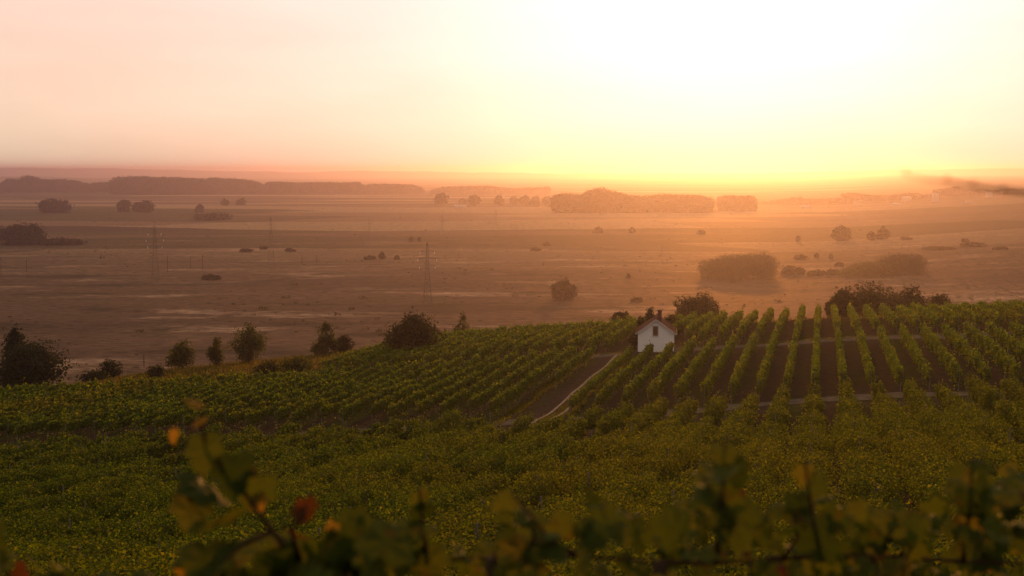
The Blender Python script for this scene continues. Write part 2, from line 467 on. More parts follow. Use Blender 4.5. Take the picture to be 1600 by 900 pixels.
def make_tree(name, label, cat, base, h, w, mat, leaf=.25, n=2500, seed=0, group=None, lobes=None, trunk_h=.28, trunk_r=None, shape='round', sink=.1, limbs=4, stems=1):
    """a tapered trunk with limbs and a crown of many small leaves; base = point on the ground"""
    r = np.random.default_rng(seed + 100)
    root = empty(name, base)
    tag(root, label, cat, group)
    ch0 = h * trunk_h
    if lobes is None:
        lobes = []
        k = 9 if shape != 'tall' else 7
        for i in range(k):
            a = 2 * math.pi * i / k + r.uniform(-.4, .4)
            tt = r.uniform(0, 1)
            z = ch0 + (h - ch0) * (.15 + .7 * tt)
            if shape == 'cone': ww = w * .5 * (1.02 - tt * .92)
            elif shape == 'tall': ww = w * .5 * (1 - abs(tt - .45) * .9)
            else: ww = w * .5 * math.sqrt(max(.12, 1 - (2 * (tt - .42)) ** 2 * .85))
            rr = w * r.uniform(.20, .30) * (0.6 if shape == 'cone' else 1)
            rz_ = min(1.0, .42 * (h - ch0) / rr); z = min(z, h - rr * rz_)
            lobes.append(((math.cos(a) * max(0, ww - rr * .8), math.sin(a) * max(0, ww - rr * .8), z), (rr, rr, rz_ * rr * r.uniform(.8, 1.1) * (h / w if shape == 'tall' else 1) ** .5)))
        lobes.append(((0, 0, ch0 + (h - ch0) * .45), (w * .3, w * .3, (h - ch0) * .40)))
        lobes.append(((r.uniform(-.08, .08) * w, 0, h - min(w * .18, .4 * h)), (w * .15, w * .15, min(w * .2, .4 * h))) if shape != 'cone' else ((0, 0, h * .86), (w * .12, w * .12, h * .13)))
    P, nn = lobed_cloud(lobes, n, leaf, r, .35, .28)
    P[:, 2] = np.maximum(P[:, 2], .05)
    V, Fq = kites(P, nn, leaf * r.uniform(.6, 1.35, n), r)
    mesh_np('crown', V, Fq, mat, root)
    tr = trunk_r or max(.05, h * .022)
    mb = MB()
    for s in range(stems):
        dx, dy = (r.uniform(-.12, .12) * w, r.uniform(-.12, .12) * w) if stems > 1 else (0, 0)
        top = (dx * 2 + r.uniform(-.05, .05) * w, dy * 2 + r.uniform(-.05, .05) * w, h * .72)
        mid = (dx + r.uniform(-.03, .03) * w, dy, h * .35)
        mb.tube([(dx * .5, dy * .5, -sink - .3), (dx * .6, dy * .6, h * .08), mid, top], [tr * 1.25, tr, tr * .75, tr * .25], 7)
        for i in range(limbs):
            c = lobes[int(r.integers(len(lobes)))][0]
            z0 = h * r.uniform(.2, .5)
            mb.tube([(mid[0] * .8, mid[1] * .8, z0), ((c[0] + mid[0]) * .5, (c[1] + mid[1]) * .5, (z0 + c[2]) * .5 + .03 * h), c], [tr * .55, tr * .4, tr * .15], 5)
    mb.build('trunk', M_BARK, root)
    return root

# ------------------------------------------------------------------ vineyard
GAP = 2.36
TRACK_V = -23.7                       # the rutted track climbs between two rows
def sheet(name, u0, u1, v0, v1, mat, lift, du=1.0, dv=.4, wob=0.0, seed=0):
    us, vs = np.linspace(u0, u1, max(2, int((u1 - u0) / du) + 1)), np.linspace(v0, v1, max(2, int((v1 - v0) / dv) + 1))
    U, Vv = np.meshgrid(us, vs)
    if wob:
        long_u = (u1 - u0) > (v1 - v0)
        s = U if long_u else Vv
        d = wob * (np.sin(s * .23 + seed) + .5 * np.sin(s * .61 + 2 * seed))
        if long_u: Vv = Vv + d
        else: U = U + d
    X, Y = xy_of(U, Vv)
    Z = ground_z(X, Y) + lift
    ny_, nx_ = U.shape
    i = np.arange(nx_ * ny_).reshape(ny_, nx_)
    q = np.stack([i[:-1, :-1], i[:-1, 1:], i[1:, 1:], i[1:, :-1]], -1).reshape(-1, 4)
    return mesh_np(name, np.stack([X, Y, Z], -1).reshape(-1, 3), q, mat, smooth=True)
M_TRACK = simple('track_earth', (.080, .066, .050), .95, .35, 1.2, .3)
M_RUT = simple('pale_rut_dust', (.20, .155, .118), .95, .3, 1.5, .1)
M_DARKSOIL = simple('dark_turned_soil', (.040, .029, .021), .95, .35, 2.0, .4)
tag(sheet('path', 169.6, 174.4, -135, 60, M_TRACK, .05, .4, 1.0, .35, 1), kind='structure')
tag(sheet('path', 118.6, 122.4, -100, 45, M_TRACK, .05, .4, 1.0, .30, 2), kind='structure')
tag(sheet('dirt_road', 108, 170.2, TRACK_V - 2.2, TRACK_V + 1.3, M_DARKSOIL, .05), kind='structure')
tag(sheet('wheel_rut', 113, 171.0, TRACK_V - .44, TRACK_V - .14, M_RUT, .085, 1.0, .1, .05, 3), kind='structure')
tag(sheet('wheel_rut', 117, 171.0, TRACK_V + .80, TRACK_V + 1.12, M_RUT, .085, 1.0, .1, .05, 3.4), kind='structure')

_post_me = None
def post_obj(parent, p, h=1.9):
    global _post_me
    if _post_me is None:
        o = MB().tube([(0, 0, -.3), (.0, 0, 1.0), (.01, .01, 1.95)], [.05, .045, .04], 6).build('post', M_POST)
        _post_me = o.data
        bpy.data.objects.remove(o)
    o = bpy.data.objects.new('post', _post_me)
    COL.objects.link(o); o.parent = parent; o.location = p
    o.rotation_euler = (rng.normal(0, .03), rng.normal(0, .03), rng.uniform(0, 6))
    o.scale = (1, 1, h / 1.95)
    return o

LEAF_TOTAL = [0]
def vine_row(label, group, v, u0, u1, mat, width=.42, top=1.85, seed=0, posts=8.0, dens=1.0, spread=0.0, low=.80, gaps=0):
    r = np.random.default_rng(seed)
    um = (u0 + u1) / 2
    bx, by = xy_of(u0, v)
    bz = gz(bx, by)
    root = empty('vine_row', (bx, by, bz))
    tag(root, label, 'vine row', group)
    # sample along the row, denser where it is near the eye
    segs = []
    for a in np.arange(u0, u1, 4.0):
        b = min(a + 4.0, u1)
        x, y = xy_of((a + b) / 2, v)
        px, py, d = project(x, y, gz(x, y) + 1.2)
        if d < 4: continue
        if px < -160 or px > 1760: continue
        L = max(.078, .00112 * d)
        k = int((b - a) * 6.6 * dens / (L * L))
        if py > 960: k = int(k * .4)
        s = r.uniform(a, b, k)
        segs.append((s, np.full(k, L)))
    if not segs:
        bpy.data.objects.remove(root); return None
    s = np.concatenate([a for a, _ in segs]); L = np.concatenate([b for _, b in segs])
    n = len(s); LEAF_TOTAL[0] += n
    # each plant about a metre apart has its own vigour; a few are missing
    nv = int((u1 - u0) / 1.1) + 3
    vig = np.clip(r.normal(1, .16, nv), .55, 1.35)
    vig[r.random(nv) < .035] = .25
    if gaps:                                              # stretches where vines have died back
        for q in r.integers(0, nv, gaps): vig[q:q + int(r.integers(2, 6))] *= r.uniform(.25, .6)
        top += r.normal(0, .13)
    ji = (s - u0) / 1.1
    i0 = np.clip(ji.astype(int), 0, nv - 2); fr = ji - i0
    fr = fr * fr * (3 - 2 * fr)
    g = vig[i0] * (1 - fr) + vig[i0 + 1] * fr
    g = g * (.9 + .14 * np.sin(s * 2.7 + seed) + .08 * np.sin(s * 6.1 + 2 * seed))
    ang = r.uniform(0, 2 * math.pi, n)
    rad = np.where(r.random(n) < .3, r.random(n) ** .5, 1 + r.normal(0, .16, n))
    if spread: width = width + spread * np.clip((u1 - 6 - s) / 22, 0, 1)
    W = width * g; Ht = (top - low) / 2 * (0.35 + .65 * g)
    zc = low + .03 + Ht
    cx_, cz_ = np.cos(ang), np.sin(ang)
    cx_ = np.sign(cx_) * np.abs(cx_) ** .6; cz_ = np.sign(cz_) * np.abs(cz_) ** .75   # clipped hedge: flat flanks
    dv = cx_ * W * rad + .10 * np.sin(s * .9 + seed) * cz_
    dz = zc + cz_ * Ht * rad
    shoot = r.random(n) < .05                           # upright shoots above the wires
    dz = np.where(shoot, top * (.45 + .55 * g) + r.exponential(.16, n), dz)
    dv = np.where(shoot, dv * .6, dv)
    drop = r.random(n) < .02
    dz = np.where(drop, r.uniform(.25, .8, n), dz)
    du = s + r.normal(0, .05, n)
    X, Y = xy_of(du, v + dv)
    Z = ground_z(*xy_of(du, np.full(n, v))) + np.maximum(dz, .08)
    P = np.stack([X - bx, Y - by, Z - bz], 1)
    nl = np.stack([np.cos(ang) * CT, -np.cos(ang) * ST, np.sin(ang) * .8 + .25], 1) + r.normal(0, .55, (n, 3))
    V, Fq = kites(P, nl, L * r.uniform(.65, 1.3, n), r)
    mesh_np('foliage', V, Fq, mat, root)
    k = max(1, int(round((u1 - u0) / posts)))
    for i in range(k + 1):
        uu = u0 + .1 + (u1 - u0 - .2) * i / k
        x, y = xy_of(uu, v)
        px, py, d = project(x, y, gz(x, y) + 1.5)
        if -40 < px < 1640 and py < 930 and d > 32:
            post_obj(root, (x - bx, y - by, gz(x, y) - bz), r.uniform(1.75, 2.0))
    return root

ORD = ['', 'first', 'second', 'third', 'fourth', 'fifth', 'sixth', 'seventh', 'eighth', 'ninth', 'tenth', 'eleventh', 'twelfth', 'thirteenth', 'fourteenth', 'fifteenth', 'sixteenth', 'seventeenth', 'eighteenth', 'nineteenth', 'twentieth']
def ordinal(n):
    if n <= 20: return ORD[n]
    t, o = divmod(n, 10)
    tens = {2: 'twent', 3: 'thirt', 4: 'fort', 5: 'fift'}[t]
    return tens + 'ieth' if o == 0 else tens + 'y-' + ORD[o]

RIGHT0, LEFT0 = TRACK_V + 2.1, TRACK_V - 2.75            # first rows beside the track
def side_rows(vlo, vhi):
    out = []
    k = 1
    vv = RIGHT0
    while vv < vhi: out.append((vv, 'right', k)); vv += GAP; k += 1
    k, vv = 1, LEFT0
    while vv > vlo: out.append((vv, 'left', k)); vv -= GAP; k += 1
    return out
sd = 1000
for v, side, k in side_rows(-118, 34):                  # the middle block, between the two cross paths
    sd += 1
    u0, u1 = 123.6, 167.6
    if side == 'left':
        u0 += [0, .8, -.6, 1.5][k % 4] + (18 if k == 1 else 0)
        if k > 22: u1 += 1.5
    if side == 'right' and k in (1, 2, 3): u1 -= 3.0
    what = 'green vine row' if side == 'left' else 'sunlit vine row'
    vine_row(f'{what} between the cross paths, {ordinal(k)} {side} of the rutted dirt road', 'vine rows between the two cross paths',
             v, u0, u1, M_VINE, .25 if side == 'right' else .22, 1.8 if k > 3 or side == 'left' else 1.45 if k == 1 else 1.6, sd, 6.0, .75 if side == 'right' and k == 1 else 1.0, 0.0, .80 if side == 'right' else .95)
for v, side, k in side_rows(-66, 40):                   # the far block, past the upper cross path
    sd += 1
    u0, u1 = 176.8, 224.0 + 1.2 * math.sin(v)
    if side == 'right' and k in (1, 2, 3):              # the house stands here
        u0 = 184.0
    vine_row(f'far vine row beyond the upper cross path, {ordinal(k)} {side} of the dirt road line', 'vine rows beyond the upper cross path',
             v, u0, u1, M_VINE, .30, 1.8, sd)
for v, side, k in side_rows(-86, 30):                   # the near slope, below the lower cross path
    sd += 1
    if side == 'left' and k in (10,): continue
    u1 = 113.5 if side == 'right' else 111.0 + [-1.5, 0, 1.2][k % 3]
    if side == 'right' and k <= 4: u1 = 103.0 + 2.2 * k
    wide = .56 if side == 'right' and k > 4 else .2 if side == 'right' else .08
    gold = M_VINE_GOLD if (side == 'right' and k > 4) else M_VINE_LOW
    vine_row(f'near slope vine row below the lower cross path, {ordinal(k)} {side} of the dirt road line', 'vine rows on the near slope',
             v, 19.0, u1, gold, .38, 1.85, sd, 10.0, .95, wide, .8, 7)
v = TRACK_V
for v, lab in ((TRACK_V + .4, 'near slope vine row ending below the foot of the rutted dirt road'), (TRACK_V - 1.7, 'near slope vine row running up to the dark verge of the dirt road')):
    sd += 1
    vine_row(lab, 'vine rows on the near slope', v, 19.0, 100.0, M_VINE_LOW, .46, 1.9, sd, 10.0, .95, .2, .8, 5)


# ------------------------------------------------------------------ white house
M_PLASTER = simple('white_limewash', (.83, .81, .78), .85, .05, 2.0, .05)
M_TILE_R = simple('roof_tiles', (.085, .046, .036), .9, .3, 9.0, .4)
M_BRICK = simple('chimney_brick', (.13, .060, .045), .9, .3, 14, .4)
M_WOOD = simple('brown_shutter_wood', (.085, .042, .028), .8, .25, 10, .2)
M_TRIM = simple('pale_eave_board', (.55, .50, .45), .7, .1, 5)
M_TIN = simple('rain_gutter_tin', (.45, .42, .38), .35, .1, 5, 0, .7)
M_WALL_BASE = simple('dark_wall_base', (.06, .045, .04), .9, .3, 5, .2)
hu, hv = 170.2, -19.35
hx, hy = xy_of(hu, hv)
hz = gz(hx, hy) + .10
house = empty('white_house', (hx, hy, hz), -R(7.0))
tag(house, 'small whitewashed house with a brown gable shutter and dark chimney among the vines', 'house')
W2, DEP, EH, RH = 2.16, 6.0, 2.36, 3.92           # half width, depth, eaves, ridge
mb = MB()
pr = [(-W2, 0), (W2, 0), (W2, EH), (0, RH), (-W2, EH)]
mb.add([(a, 0, b) for a, b in pr] + [(a, DEP, b) for a, b in pr],
       [(0, 1, 2, 3, 4), (9, 8, 7, 6, 5), (0, 5, 6, 1), (1, 6, 7, 2), (4, 9, 5, 0)])
mb.build('wall', M_PLASTER, house)
MB().box((0, DEP / 2, -.45), (2 * W2 + .08, DEP + .08, .96)).build('wall_base', M_WALL_BASE, house)  # dark block under the wall, seen as a strip along its foot
# roof: two slabs with rows of tiles raised in relief
sl = math.hypot(W2, RH - EH)
def slab(side):
    mb = MB()
    ux, uz = side * W2 / sl, -(RH - EH) / sl                 # down the slope
    nx_, nz_ = side * (RH - EH) / sl, W2 / sl                # out of the slope
    o0 = .012
    ln = sl + .24
    def P(s, y, t): return (ux * s + nx_ * t, y, RH + uz * s + nz_ * t)
    y0, y1 = -.24, DEP + .24
    rows = 11
    for i in range(rows):
        s0, s1 = (ln * i / rows) + (0.0 if i else .0), ln * (i + 1) / rows + .03
        t0, t1 = o0 + .05 + .004 * i, o0 + .085 + .004 * i
        mb.add([P(s0, y0, o0 + .0015 * i), P(s1, y0, o0 + .0015 * i), P(s1, y1, o0 + .0015 * i), P(s0, y1, o0 + .0015 * i), P(s0, y0, t0), P(s1, y0, t1), P(s1, y1, t1), P(s0, y1, t0)],
               [(0, 1, 2, 3), (7, 6, 5, 4), (0, 4, 5, 1), (1, 5, 6, 2), (2, 6, 7, 3), (3, 7, 4, 0)])
    return mb
rf = MB()
for sgn in (-1, 1):
    s_ = slab(sgn); rf.add(s_.v, s_.f)
rf.tube([(0, -.25, RH + .11), (0, DEP + .25, RH + .11)], [.09, .09], 8)
roof = rf.build('roof', M_TILE_R, house)
ch = MB().box((.42, 1.35, RH + .30), (.46, .46, 1.30)).box((.42, 1.35, RH + .98), (.56, .56, .10)).box((.42, 1.35, RH + 1.07), (.38, .38, .12))
ch.build('chimney', M_BRICK, roof)
for sgn in (-1, 1):
    ux, uz = sgn * W2 / sl, -(RH - EH) / sl
    a, b = (0, -.27, RH - .05), (ux * (sl + .22), -.27, RH - .05 + uz * (sl + .22))
    mb = MB(); mb.add([(a[0], -.30, a[2]), (b[0], -.30, b[2]), (b[0], -.30, b[2] + .17), (a[0], -.30, a[2] + .17),
                       (a[0], -.25, a[2]), (b[0], -.25, b[2]), (b[0], -.25, b[2] + .17), (a[0], -.25, a[2] + .17)],
                      [(0, 1, 2, 3), (7, 6, 5, 4), (0, 4, 5, 1), (3, 2, 6, 7), (1, 5, 6, 2)])
    mb.build('bargeboard', M_TRIM, house)
    gx_, gz_ = ux * (sl + .29), RH + uz * (sl + .27)
    MB().tube([(gx_, -.3, gz_), (gx_, DEP + .3, gz_)], [.075, .075], 8).build('gutter', M_TIN, house)
win = MB().box((-.06, -.012, 2.60), (.58, .05, 1.14)).build('shutter', M_WOOD, house)
fr = MB()
for c, d in (((-.06, -.03, 3.20), (.74, .06, .07)), ((-.06, -.04, 1.995), (.80, .12, .07)), ((-.395, -.03, 2.60), (.085, .06, 1.13)), ((.275, -.03, 2.60), (.085, .06, 1.13))):
    fr.box(c, d)
fr.build('frame', M_TRIM, win)
MB().box((-.06, -.045, 2.60), (.03, .02, 1.10)).box((-.06, -.044, 2.35), (.54, .018, .05)).box((-.06, -.044, 2.88), (.54, .018, .05)).build('batten', M_WOOD, win)
side_door = MB().box((W2 + .012, 3.2, 1.0), (.06, .9, 1.98)).build('door', M_WOOD, house)
MB().box((W2 + .06, 2.85, 1.0), (.05, .12, .04)).build('handle', M_TIN, side_door)

# ------------------------------------------------------------------ trees and shrubs at the edge of the vineyard
def edge_tree(px, top_py, y, width_px, name, label, mat, cat='tree', crown_px=None, **kw):
    """a tree whose crown tops out at a height measured from the photograph, y metres ahead"""
    p = at(px, top_py, y)
    g = gz(p.x, y)
    h = p.z - g
    w = width_px / F_PX * y
    if crown_px: kw['trunk_h'] = max(.04, 1 - crown_px / F_PX * y / h)
    return make_tree(name, label, cat, (p.x, y, g), h, w, mat, **kw)
edge_tree(645, 494, 203, 86, 'round_tree', 'broad round brownish tree standing in the vine rows left of the house', M_BUSH, leaf=.30, n=7000, seed=1, trunk_h=.06, stems=2)
edge_tree(388, 505, 236, 56, 'young_tree', 'bushy green tree at the vineyard edge, widest of the young trees below the round tree', M_BUSH_PALE, leaf=.28, n=3200, seed=2, trunk_h=.03, shape='tall')
edge_tree(510, 503, 232, 48, 'young_tree', 'pointed young tree at the vineyard edge, next to the broad round tree', M_BUSH_PALE, leaf=.28, n=2600, seed=3, trunk_h=.03, shape='cone')
edge_tree(283, 535, 232, 48, 'young_tree', 'low spreading young tree beside the dry grassy verge', M_BUSH_PALE, leaf=.28, n=2400, seed=4, trunk_h=.03)
edge_tree(337, 528, 234, 30, 'young_tree', 'slim small young tree between two wider ones on the verge', M_BUSH_PALE, leaf=.26, n=1600, seed=5, trunk_h=.03, shape='tall')
edge_tree(722, 491, 244, 30, 'young_tree', 'small pale tree peeping over the vines right of the round tree', M_BUSH_PALE, leaf=.28, n=1500, seed=6, trunk_h=.15, shape='tall')
edge_tree(536, 524, 234, 34, 'shrub', 'small dark shrub at the foot of the pointed young tree', M_BUSH, cat='shrub', leaf=.28, n=1200, seed=7, trunk_h=.05)
edge_tree(462, 558, 186, 56, 'shrub', 'low green shrub closing the end of the far vine rows by the verge', M_BUSH_PALE, cat='shrub', leaf=.25, n=1800, seed=16, trunk_h=.03)
edge_tree(418, 566, 192, 44, 'shrub', 'low brownish shrub in the weeds of the verge', M_BUSH, cat='shrub', leaf=.25, n=1300, seed=17, trunk_h=.03)
edge_tree(245, 571, 204, 36, 'shrub', 'small weedy shrub below the low spreading young tree', M_BUSH, cat='shrub', leaf=.25, n=1000, seed=18, trunk_h=.03)
edge_tree(1016, 482, 186, 24, 'conifer', 'dark pointed conifer right behind the white house', M_BUSH_DARK, leaf=.22, n=3200, seed=8, trunk_h=.06, shape='cone')
edge_tree(1003, 496, 183, 22, 'shrub', 'dark shrub leaning on the conifer behind the white house', M_BUSH_DARK, cat='shrub', leaf=.22, n=1500, seed=9, trunk_h=.05)
edge_tree(990, 520, 177, 16, 'shrub', 'dark narrow shrub against the wall of the white house', M_BUSH_DARK, cat='shrub', leaf=.2, n=1300, seed=10, trunk_h=.05, shape='tall')
edge_tree(1050, 492, 196, 36, 'shrub', 'olive shrub showing over the roof slope of the white house', M_BUSH, cat='shrub', leaf=.26, n=1800, seed=11, trunk_h=.05)
edge_tree(45, 540, 214, 112, 'dark_tree', 'wide dark tree mass at the lower corner of the vineyard', M_BUSH_DARK, leaf=.34, n=9000, seed=12, trunk_h=.08, stems=2)
edge_tree(22, 514, 222, 44, 'dark_tree', 'taller dark tree rising behind the wide dark tree', M_BUSH_DARK, leaf=.32, n=4000, seed=13, trunk_h=.15, shape='tall')
edge_tree(172, 562, 224, 40, 'shrub', 'reddish brown shrub near the dark tree', M_BUSH, cat='shrub', leaf=.28, n=1500, seed=14, trunk_h=.05)
edge_tree(146, 580, 216, 44, 'shrub', 'low dark shrub on the slope beside the dark tree', M_BUSH_DARK, cat='shrub', leaf=.28, n=1500, seed=15, trunk_h=.05)
for i, (px, py, yy, w_, lab) in enumerate([(1360, 445, 250, 112, 'large rounded tree behind the far vine rows, tallest of its clump'), (1418, 451, 256, 84, 'wide tree in the clump behind the far vine rows, between two others'),
                                   (1318, 455, 246, 54, 'smaller tree at the house side of the clump behind the vines'), (1466, 463, 262, 60, 'low tree trailing off the clump behind the far vine rows')]):
    edge_tree(px, py, yy, w_, 'broad_tree', lab, M_BUSH, leaf=.38, n=7000, seed=20 + i, crown_px=70, group='trees behind the far vine rows')
edge_tree(1095, 459, 268, 70, 'round_tree', 'dark flat-topped round tree beyond the vines near the white house', M_BUSH, leaf=.36, n=7000, seed=30, crown_px=46)
edge_tree(968, 489, 262, 34, 'shrub', 'faint low shrub on the plain behind the far vine rows', M_BUSH, cat='shrub', leaf=.4, n=1500, seed=31, crown_px=20)

# ------------------------------------------------------------------ trees out on the plain
def plain_tree(px, base_py, h_px, w_px, name, label, mat, cat='tree', group=None, n=900, seed=0, **kw):
    p = on_plain(px, base_py)
    d = p.y
    h, w = h_px / F_PX * d, w_px / F_PX * d
    kw.setdefault('trunk_h', .1)
    leaf = kw.pop('leaf', max(.25, .0019 * d))
    return make_tree(name, label, cat, (p.x, p.y, gz(p.x, p.y)), h, w, mat, leaf=leaf, n=n, seed=seed, group=group, **kw)
PT = [
 (880, 468, 28, 38, 'round_bush', 'lone leafy bush on the bare plain, closest to the pylon', 'bush', M_BUSH, 2400),
 (35, 382, 30, 70, 'broad_tree', 'broad tree clump at the far field edge on the darker side', 'tree', M_FAR, 3000),
 (92, 383, 9, 70, 'scrub_strip', 'low scrub strip trailing from the broad tree clump', 'bush', M_FAR, 1400),
 (86, 333, 20, 46, 'round_tree', 'dense dark clump standing alone in the far strip fields', 'tree', M_FAR, 1800),
 (194, 331, 17, 22, 'round_tree', 'smaller tree of a pair in the far strip fields', 'tree', M_FAR, 900),
 (224, 332, 15, 32, 'round_tree', 'wider tree of a pair in the far strip fields', 'tree', M_FAR, 1200),
 (312, 332, 12, 12, 'field_tree', 'small tree above a scrub patch in the strip fields', 'tree', M_FAR, 500),
 (333, 344, 10, 58, 'scrub_patch', 'ragged scrub patch at the end of a field strip', 'bush', M_FAR, 1100),
 (351, 321, 10, 11, 'field_tree', 'small round field tree beyond the scrub patch', 'tree', M_FAR, 400),
 (377, 320, 9, 13, 'field_tree', 'pale small field tree beside another, beyond the scrub patch', 'tree', M_FAR, 400),
 (1315, 378, 22, 27, 'round_tree', 'lone round tree on the glowing plain above the groves', 'tree', M_FAR, 1600),
 (1378, 378, 16, 20, 'field_tree', 'bushy tree on the plain, larger of a close pair', 'tree', M_FAR, 900),
 (1362, 379, 12, 12, 'field_tree', 'bushy tree on the plain, smaller of a close pair', 'tree', M_FAR, 600),
 (1247, 378, 8, 6, 'field_tree', 'tiny upright tree left of the lone round tree', 'tree', M_FAR, 250),
 (935, 364, 8, 12, 'bush', 'small bush on the plain under the long poplar wood', 'bush', M_FAR, 350),
 (988, 364, 7, 8, 'bush', 'tiny bush paired with another under the long poplar wood', 'bush', M_FAR, 250),
 (1095, 366, 5, 14, 'bush', 'flat bush on the orange plain under the glowing wood', 'bush', M_FAR, 300),
 (597, 405, 10, 8, 'bush', 'upright bush among low scrub on the brown plain', 'bush', M_FAR, 300),
 (578, 406, 5, 20, 'bush', 'flat dark bush beside the upright one on the plain', 'bush', M_FAR, 300),
 (620, 406, 6, 7, 'bush', 'small dark bush right of the upright one, near the pylon', 'bush', M_FAR, 250),
 (642, 378, 7, 4, 'bush', 'tiny upright bush just above the pylon', 'bush', M_FAR, 150),
 (656, 377, 6, 3, 'bush', 'slimmer tiny bush beside the pylon top', 'bush', M_FAR, 150),
 (330, 437, 7, 28, 'bush', 'dark flat bush on the shaded plain', 'bush', M_BUSH_DARK, 700),
 (383, 394, 4, 22, 'bush', 'dark streak of scrub by a pale sandy strip', 'bush', M_FAR, 300),
 (412, 390, 4, 12, 'bush', 'low scrub spot beyond the pale sandy strip', 'bush', M_FAR, 250),
 (453, 393, 4, 14, 'bush', 'low scrub spot on the ruddy plain between pylons', 'bush', M_FAR, 250),
 (994, 471, 5, 18, 'bush', 'flat bush on the plain behind the white house', 'bush', M_BUSH, 500),
 (1232, 428, 12, 24, 'bush', 'low bush beside the long grove', 'bush', M_BUSH, 700),
 (1250, 429, 10, 14, 'bush', 'darker little bush beside the long grove', 'bush', M_BUSH_DARK, 500),
 (1275, 431, 7, 30, 'bush', 'straggling bush between the two groves', 'bush', M_BUSH, 600),
 (1305, 431, 7, 26, 'bush', 'straggling bush touching the double grove', 'bush', M_BUSH, 600),
 (1250, 405, 6, 20, 'bush', 'flat bush on the plain above the gap between groves', 'bush', M_FAR, 300),
 (1276, 404, 7, 6, 'bush', 'tiny bush above the gap between groves', 'bush', M_FAR, 200),
 (1298, 406, 7, 5, 'bush', 'thin bush above the double grove', 'bush', M_FAR, 200),
 (1311, 418, 5, 14, 'bush', 'dark low bush close above the double grove', 'bush', M_FAR, 300),
 (1415, 381, 4, 14, 'bush', 'flat scrub spot on the plain right of the tree pair', 'bush', M_FAR, 250),
 (1508, 389, 4, 10, 'bush', 'scrub speck on the dim side of the plain', 'bush', M_FAR, 200),
 (1465, 399, 4, 46, 'scrub_strip', 'dark scrub strip on the plain beyond the double grove', 'bush', M_FAR, 700),
 (1520, 397, 6, 36, 'scrub_strip', 'second scrub strip further along the dim plain', 'bush', M_FAR, 600),
 (1562, 404, 4, 22, 'scrub_strip', 'shortest scrub strip on the dim plain', 'bush', M_FAR, 300),
 (855, 384, 5, 10, 'bush', 'small scrub spot left of a pale meadow streak', 'bush', M_FAR, 200),
 (836, 392, 4, 14, 'bush', 'flat scrub spot below a pale meadow streak', 'bush', M_FAR, 200),
 (982, 435, 6, 4, 'bush', 'thorny speck of a bush left of the long grove', 'bush', M_FAR, 150),
 (1146, 442, 7, 5, 'bush', 'thin bush below the long grove', 'bush', M_BUSH, 200),
]
for i, (px, by, hp, wp, nm, lab, cat, mt, n) in enumerate(PT):
    plain_tree(px, by, hp, wp, nm, lab, mt, cat, None, n, 200 + i, trunk_h=.06)

# groves: many trunks grown into one rounded mass
def grove(name, label, cat, px0, px1, base_py, top, depth, mat, n, leaf, seed, kind=None, z0=0.0, sag=.75):
    """a mass of trees between two bearings; top = [(px, py of its outline)]"""
    r = np.random.default_rng(seed)
    pb = on_plain((px0 + px1) / 2, base_py)
    y = pb.y
    X0, X1 = (px0 - CX) / F_PX * y, (px1 - CX) / F_PX * y
    fx = lambda x: CX + x / y * F_PX
    k = F_PX / y
    def height(x):
        pyt = np.interp(fx(x), [a for a, _ in top], [b for _, b in top])
        return (base_py - pyt) / k
    W = X1 - X0
    step = max(.5, W / 60)
    lobes = []
    for x in np.arange(X0, X1, step):
        for q in range(3):
            xx = x + r.uniform(0, step); h = float(height(xx)) * r.uniform(.90, 1.03)
            rr = min(h * r.uniform(.28, .42), W * .16)
            xx = min(max(xx, X0 + rr * .8), X1 - rr * .8)
            lobes.append(((xx, r.uniform(0, depth), h - rr * .9), (rr, rr, rr)))
            if r.random() < .9: lobes.append(((xx, r.uniform(0, depth), max(rr * .6, h * r.uniform(.15, .5))), (rr, rr, h * .33)))
    P, nn = lobed_cloud(lobes, n, leaf, r, .15, .10)
    P[:, 2] = np.maximum(P[:, 2], 0.0)
    P[:, 0] = np.clip(P[:, 0], X0 - leaf, X1 + leaf)
    V, Fq = kites(P - np.array([0, 0, 0]), nn, leaf * r.uniform(.7, 1.4, n), r)
    V[:, 1] += y; V[:, 2] += gz((X0 + X1) / 2, y) - .2
    if kind == 'stuff':
        return tag(mesh_np(name, V, Fq, mat), label, cat, None, 'stuff')
    root = empty(name, ((X0 + X1) / 2, y + depth / 2, gz((X0 + X1) / 2, y)))
    tag(root, label, cat)
    o = np.array(root.location)
    mesh_np('crown', V - o, Fq, mat, root)
    for x in np.linspace(X0 + W * .12, X1 - W * .12, max(2, min(8, int(W / 6)))):
        h = float(height(x))
        MB().tube([(x - o[0], depth * .4 - depth / 2, -.6), (x - o[0] + r.uniform(-.3, .3), depth * .4 - depth / 2, h * .35), (x - o[0], depth * .45 - depth / 2, h * .8)], [.28, .22, .06], 6).build('trunk', M_BARK, root)
    return root
grove('tree_grove', 'long rounded grove on the plain behind the vineyard', 'grove', 1098, 1219, 437, [(1098, 418), (1104, 411), (1125, 405), (1150, 400), (1180, 398), (1205, 398), (1214, 403), (1219, 416)], 26, M_BUSH, 34000, .42, 51)
grove('tree_grove', 'lower paler half of the double grove on the plain', 'grove', 1319, 1405, 437, [(1319, 432), (1335, 424), (1352, 416), (1385, 414), (1402, 418), (1405, 426)], 22, M_BUSH_PALE, 20000, .42, 52)
grove('tree_grove', 'taller darker half of the double grove on the plain', 'grove', 1384, 1454, 437, [(1384, 413), (1392, 408), (1420, 404), (1448, 406), (1453, 412), (1454, 430)], 22, M_BUSH_DARK, 20000, .42, 53)
